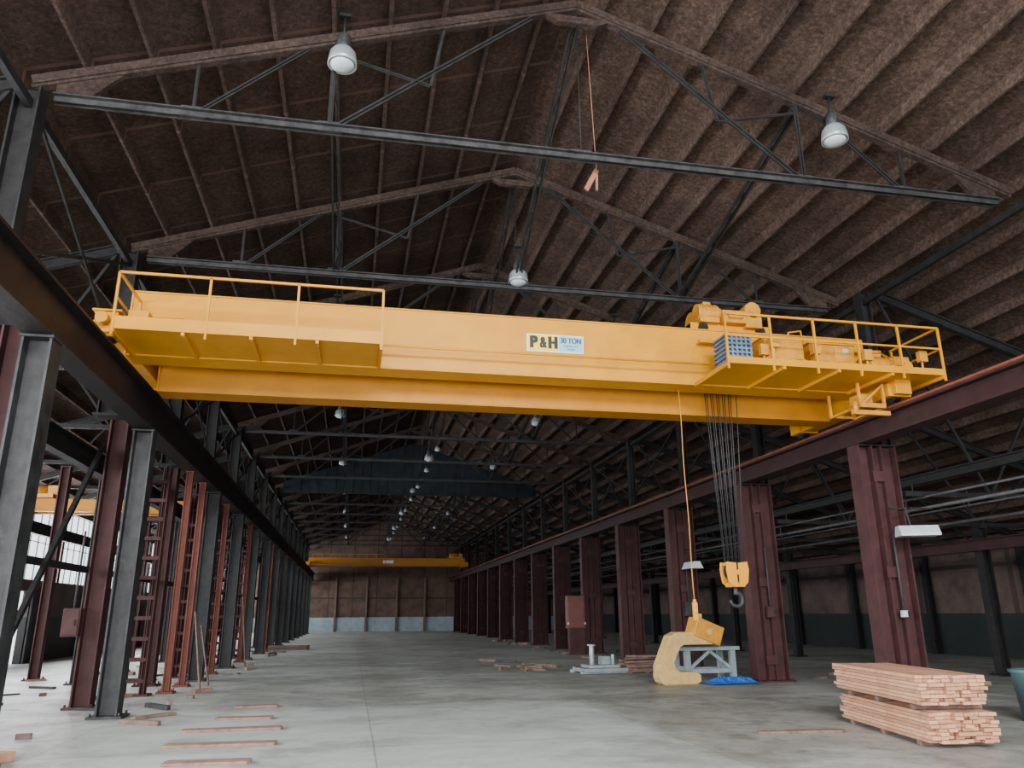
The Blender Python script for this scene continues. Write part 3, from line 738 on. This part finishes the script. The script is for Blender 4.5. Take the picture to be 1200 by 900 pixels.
def plank(x,y,L,rz,w=.16,h=.035,m=OLDW,z=0,lab="weathered reddish-brown plank lying on the concrete floor",grp="loose planks on the floor"):
    o=MB().prism([(-L/2,-w/2),(L/2-.03,-w/2),(L/2,-w/4),(L/2-.02,w/2),(-L/2+.02,w/2),(-L/2,w/5)],'Z',0,h).obj("floor_plank",m,.003)
    o.location=(x,y,z+.001); o.rotation_euler=(0,0,rz); tag(o,lab,"plank",grp); return o
for x,y,L,rz in ((-1.5,10.0,.95,-.06),(-1.55,11.3,1.4,-.05),(-1.6,12.7,1.4,.02),(-1.6,14.0,.9,-.08),(-1.6,15.7,.75,.1)):
    plank(x,y,L,rz,m=RW,w=.24)
plank(6.15,10.5,1.25,-.1,.12)
plank(-4.0,10.6,.6,.9,.22,.1,WOOD2,lab="short sawn timber offcut on the dusty floor")
for i in range(120):
    r=random.random()
    if r<.55: x=random.uniform(-8.5,-3.1); y=random.uniform(12.5,40)
    elif r<.63: x=random.uniform(4.5,6.4); y=random.uniform(20,30)
    elif r<.82: x=random.uniform(8.3,9.2); y=random.uniform(24,50)
    else: x=random.uniform(10.8,15); y=random.uniform(14,35)
    if abs(x+3.85)<.35 : x=-3.1
    plank(x,y,random.uniform(.12,.8),random.uniform(-1.5,1.5),random.uniform(.06,.15),random.uniform(.03,.09),random.choice([OLDW,OLDW,RW,GREYCOL]),lab="scrap piece scattered on the dusty floor",grp="scrap timber on the floor")
for i in range(5):
    plank(5.2+random.uniform(-.3,.3),23.6+random.uniform(-.2,.2),random.uniform(.4,.8),random.uniform(-.6,.6),.12,.04,OLDW,z=.0+.04*i,lab="dark scrap timber in a low heap",grp="heap of scrap timber")
for i in range(8):
    plank(-2.9+.1*(i%2),40+.16*(i%4),1.8,.05,.14,.1,OLDW,z=.11*(i//4),lab="timber lying in a low stack",grp="low timber stack")
for (x,y,tilt,L,mm) in ((-3.3,19.1,.16,1.7,RW),(-3.35,20.4,.22,1.4,OLDW),(-3.3,26.8,.12,2.2,OLDW)):
    o=plank(x,y,L,0,.12,.03,mm,lab="plank leaning against a slim red post",grp="leaning planks"); o.rotation_euler=(0,-math.pi/2-tilt,0); o.location=(x,y,L/2*math.cos(tilt)+.02)

e=empty("steel_workbench",(8.55,18.7,0),.05)
child(MB().box((0,0,.76),(1.55,.8,.09)).obj("bench_top",BENCH,.01),e)
for sx_ in (-.6,.6):
    for sy_ in (-.3,.3):
        b=MB(); b.box((sx_,sy_,.36),(.13,.13,.71)); b.box((sx_,sy_,.01),(.2,.2,.02)); child(b.obj("bench_leg",BENCH,.006),e)
b=MB(); b.bar((-.6,-.3,.25),(.6,-.3,.25),.06,.1); b.bar((-.6,.3,.25),(.6,.3,.25),.06,.1); b.bar((-.6,-.3,.3),(-.6,.3,.3),.06,.1); b.bar((.6,-.3,.3),(.6,.3,.3),.06,.1); b.bar((-.55,-.3,.3),(0,-.3,.7),.05,.07); b.bar((.55,-.3,.3),(0,-.3,.7),.05,.07)
child(b.obj("bench_brace",BENCH),e)
tag(e,"heavy blue-grey steel workbench beside the maroon column","table")
e=empty("coil_lifting_hook",(7.80,18.05,0),.12)
b=MB(); P=[(-.76,.05),(-.68,0),(.18,0),(.28,.06),(.28,.20),(.16,.27),(-.26,.28),(-.38,.36),(-.41,.48),(-.22,.82),(-.12,.87),(.66,.87),(.66,1.15),(-.28,1.16),(-.46,1.08),(-.79,.42),(-.80,.16)]
b.prism(P,'Y',-.17,.17); child(b.obj("hook_body",YPALE,.015),e)
b=MB(); b.bar((.20,0,1.30),(.90,0,1.03),.44,.44); o=b.obj("lifting_head",YELD,.02); child(o,e)
b=MB(); b.box((.42,0,1.5),(.14,.08,.14)); b.cyl((.55,-.25,1.16),(.55,.25,1.16),.08); child(b.obj("lifting_lug",YPALE,.01),e)
tag(e,"pale yellow C-shaped lifting hook standing beside the workbench","lifting hook")
bm=bmesh.new(); bmesh.ops.create_grid(bm,x_segments=24,y_segments=14,size=.5)
for v in bm.verts:
    v.co.x*=1.3; v.co.y*=.7; edge=min(1,4*(.65-abs(v.co.x)))*min(1,4*(.36-abs(v.co.y)))
    v.co.z=.02+max(0,edge)*(.05+.08*abs(math.sin(v.co.x*11+v.co.y*7))*random.uniform(.6,1.2))
me=bpy.data.meshes.new("blue_tarp"); bm.to_mesh(me); bm.free(); me.materials.append(BLUE)
o=bpy.data.objects.new("blue_tarp",me); COL.objects.link(o); o.location=(8.8,17.85,0); o.rotation_euler=(0,0,.1); tag(o,"crumpled bright blue tarp on the floor by the workbench","tarp")
def pallet(x,y,rz,lab):
    b=MB()
    for i in range(7): b.box((-.54+.18*i,0,.13),(.12,1.0,.022))
    for yy in (-.45,0,.45): b.box((0,yy,.07),(1.2,.09,.09))
    for i in (0,3,6): b.box((-.54+.18*i,0,.012),(.12,1.0,.022))
    o=b.obj("wooden_pallet",OLDW); o.location=(x,y,0); o.rotation_euler=(0,0,rz); tag(o,lab,"pallet"); return o
pallet(8.1,22.0,.1,"weathered wooden pallet beside a steel base")
for i in range(6):
    plank(8.1+random.uniform(-.1,.1),22+random.uniform(-.35,.35),1.0,random.uniform(-.3,.3),.13,.05,random.choice([OLDW,RW]),z=.145+.052*i,lab="scrap board piled on the wooden pallet",grp="boards on the pallet")
e=empty("steel_base_fixture",(6.9,21.9,0),.1)
b=MB(); b.box((0,0,.1),(1.3,1.0,.1)); b.box((0,0,.19),(.9,.7,.08)); b.box((0,-.4,.05),(1.5,.1,.08)); b.box((0,.4,.05),(1.5,.1,.08)); child(b.obj("base",STEEL,.01),e)
b=MB(); b.cyl((-.25,0,.2),(-.25,0,.72),.07); b.cyl((-.25,0,.72),(-.25,0,.76),.12); b.box((.2,.1,.32),(.3,.3,.24)); b.cyl((.3,-.2,.23),(.3,-.2,.5),.05); child(b.obj("upright_pipe",STEEL,.005),e)
tag(e,"low grey steel machine base with upright pipes","machine base")
e=empty("red_cabinet",(9.05,31.9,0))
b=MB(); b.box((0,0,1.65),(.75,.35,1.3)); child(b.obj("cabinet_body",TANKR,.02),e)
b=MB(); b.box((0,-.19,1.65),(.65,.03,1.2)); b.box((.25,-.215,1.65),(.03,.03,.2)); child(b.obj("cabinet_door",TANKR,.01),e)
child(MB().box((0,-.17,1.2),(.77,.06,.08)).obj("warning_band",WHITE),e,"pale band")
child(MB().box((0,0,.5),(.6,.3,1.0)).obj("cabinet_plinth",MAROON,.01),e)
tag(e,"faded red cabinet on a plinth against the maroon columns","cabinet")
e=empty("waste_bin",(10.2,10.6,0))
b=MB(); b.lathe((0,0,0),[(.26,.0),(.33,.68),(.36,.7),(.36,.74),(.31,.74),(.24,.05)],20); child(b.obj("bin_body",TEAL),e)
b=MB(); b.box((0,-.36,.6),(.14,.04,.04)); child(b.obj("bin_handle",TEAL),e)
tag(e,"dark teal plastic waste bin beside the lumber","bin")
e=empty("strip_light",(10.12,12.55,3.0),-.1)
b=MB(); b.prism([(-.1,.10),(.1,.10),(.2,-.05),(.2,-.09),(-.2,-.09),(-.2,-.05)],'Y',-.34,.34); o=b.obj("light_housing",WHITE,.006); child(o,e); o.rotation_euler=(0,0,math.radians(75))
b=MB(); b.bar((-.05,.1,.08),(-.1,.12,.45),.03,.03); b.bar((-.35,.2,.44),(.4,.16,.44),.03,.03); b.bar((.0,.1,.44),(.0,.48,.44),.03,.03); child(b.obj("light_bracket",DARK),e)
tag(e,"white box light bracketed to the maroon column","lamp")
def ebox(x,y,z,d,m,lab,rz=0):
    e=empty("electrical_box",(x,y,z),rz)
    child(MB().box((0,0,0),d).obj("box_body",m,.01),e); child(MB().box((0,-d[1]/2-.01,0),(d[0]*.85,.02,d[2]*.88)).obj("box_door",m,.004),e)
    b=MB(); b.box((d[0]*.25,-d[1]/2-.03,0),(.02,.03,.1)); child(b.obj("box_handle",DARK),e)
    child(MB().cyl((0,0,d[2]/2),(0,0,d[2]/2+1.4),.02,seg=8).obj("conduit",PIPE),e)
    tag(e,lab,"electrical box"); return e
ebox(9.95,13.0,1.55,(.12,.08,.12),WHITE,"small pale switch box on the maroon column")
ebox(9.95,17.77,1.6,(.2,.1,.26),MAROON,"maroon switch box on the runway column")
ebox(9.95,22.55,1.7,(.28,.12,.42),GREYCOL,"grey electrical box on the runway column")
ebox(-5.0,16.0,1.5,(.3,.16,.5),MAROON,"maroon electrical box fixed to a maroon column")
e=empty("strip_light",(9.95,22.1,2.95)); child(MB().prism([(-.1,.1),(.1,.1),(.2,-.1),(-.2,-.1)],'Y',-.35,.35).obj("light_housing",WHITE),e)
b=MB(); b.bar((0,0,.1),(0,0,.5),.03,.03); b.bar((0,0,.5),(0,.5,.5),.03,.03); child(b.obj("light_bracket",DARK),e); tag(e,"white box light fixed beside a runway column","lamp")

# ------------------------------------------------------------------ lights
def area(loc, sx, sy, e, col=(1,1,1), target=None):
    l=bpy.data.lights.new("daylight_fill",'AREA'); l.shape='RECTANGLE'; l.size=sx; l.size_y=sy; l.energy=e; l.color=col
    o=bpy.data.objects.new("daylight_fill",l); COL.objects.link(o); o.location=loc
    if target: o.rotation_euler=(Vector(target)-o.location).to_track_quat('-Z','Y').to_euler()
    return o
area((-2,-7.5,3.2),16,5.5,3800,(1,.98,.95),(5,14,6.0))  # added lamp behind the camera, standing in for daylight from an open end
area((0,-6.5,8.6),14,3,7500,(.98,.99,1),(1,8,0))  # added high lamp behind the camera, aimed down to brighten the floor
area((14,-7.5,2.6),12,4.5,600,(.95,.98,1),(8,18,1.5))  # added fill lamp behind the camera for the right side
for y,en in ((7,7500),(31,7500),(55,6500),(72,4000)):
    a=area((WLX-.6,y,4.3),24 if y<60 else 16,2.8,en,(.95,.98,1)); a.rotation_euler=(math.radians(90),0,math.radians(-90))
W=bpy.data.worlds.new("World"); scene.world=W; W.use_nodes=True
nt=W.node_tree; bg=nt.nodes["Background"]; bg.inputs[1].default_value=2.6; bg.inputs[0].default_value=(.86,.93,1,1)

# ------------------------------------------------------------------ camera
th=math.radians(16.65); ps=math.radians(11.45); ro=.007
f=Vector((math.cos(th)*math.sin(ps),math.cos(th)*math.cos(ps),math.sin(th)))
r0=Vector((math.cos(ps),-math.sin(ps),0)); u0=r0.cross(f)
cr=(r0*math.cos(ro)-u0*math.sin(ro)); cu=(u0*math.cos(ro)+r0*math.sin(ro))
M=Matrix((( cr.x,cu.x,-f.x,0),(cr.y,cu.y,-f.y,0),(cr.z,cu.z,-f.z,1.6),(0,0,0,1)))
cd=bpy.data.cameras.new("Camera"); cam=bpy.data.objects.new("Camera",cd); COL.objects.link(cam); cam.matrix_world=M
cd.sensor_width=36; cd.lens=27; cd.clip_end=300; scene.camera=cam
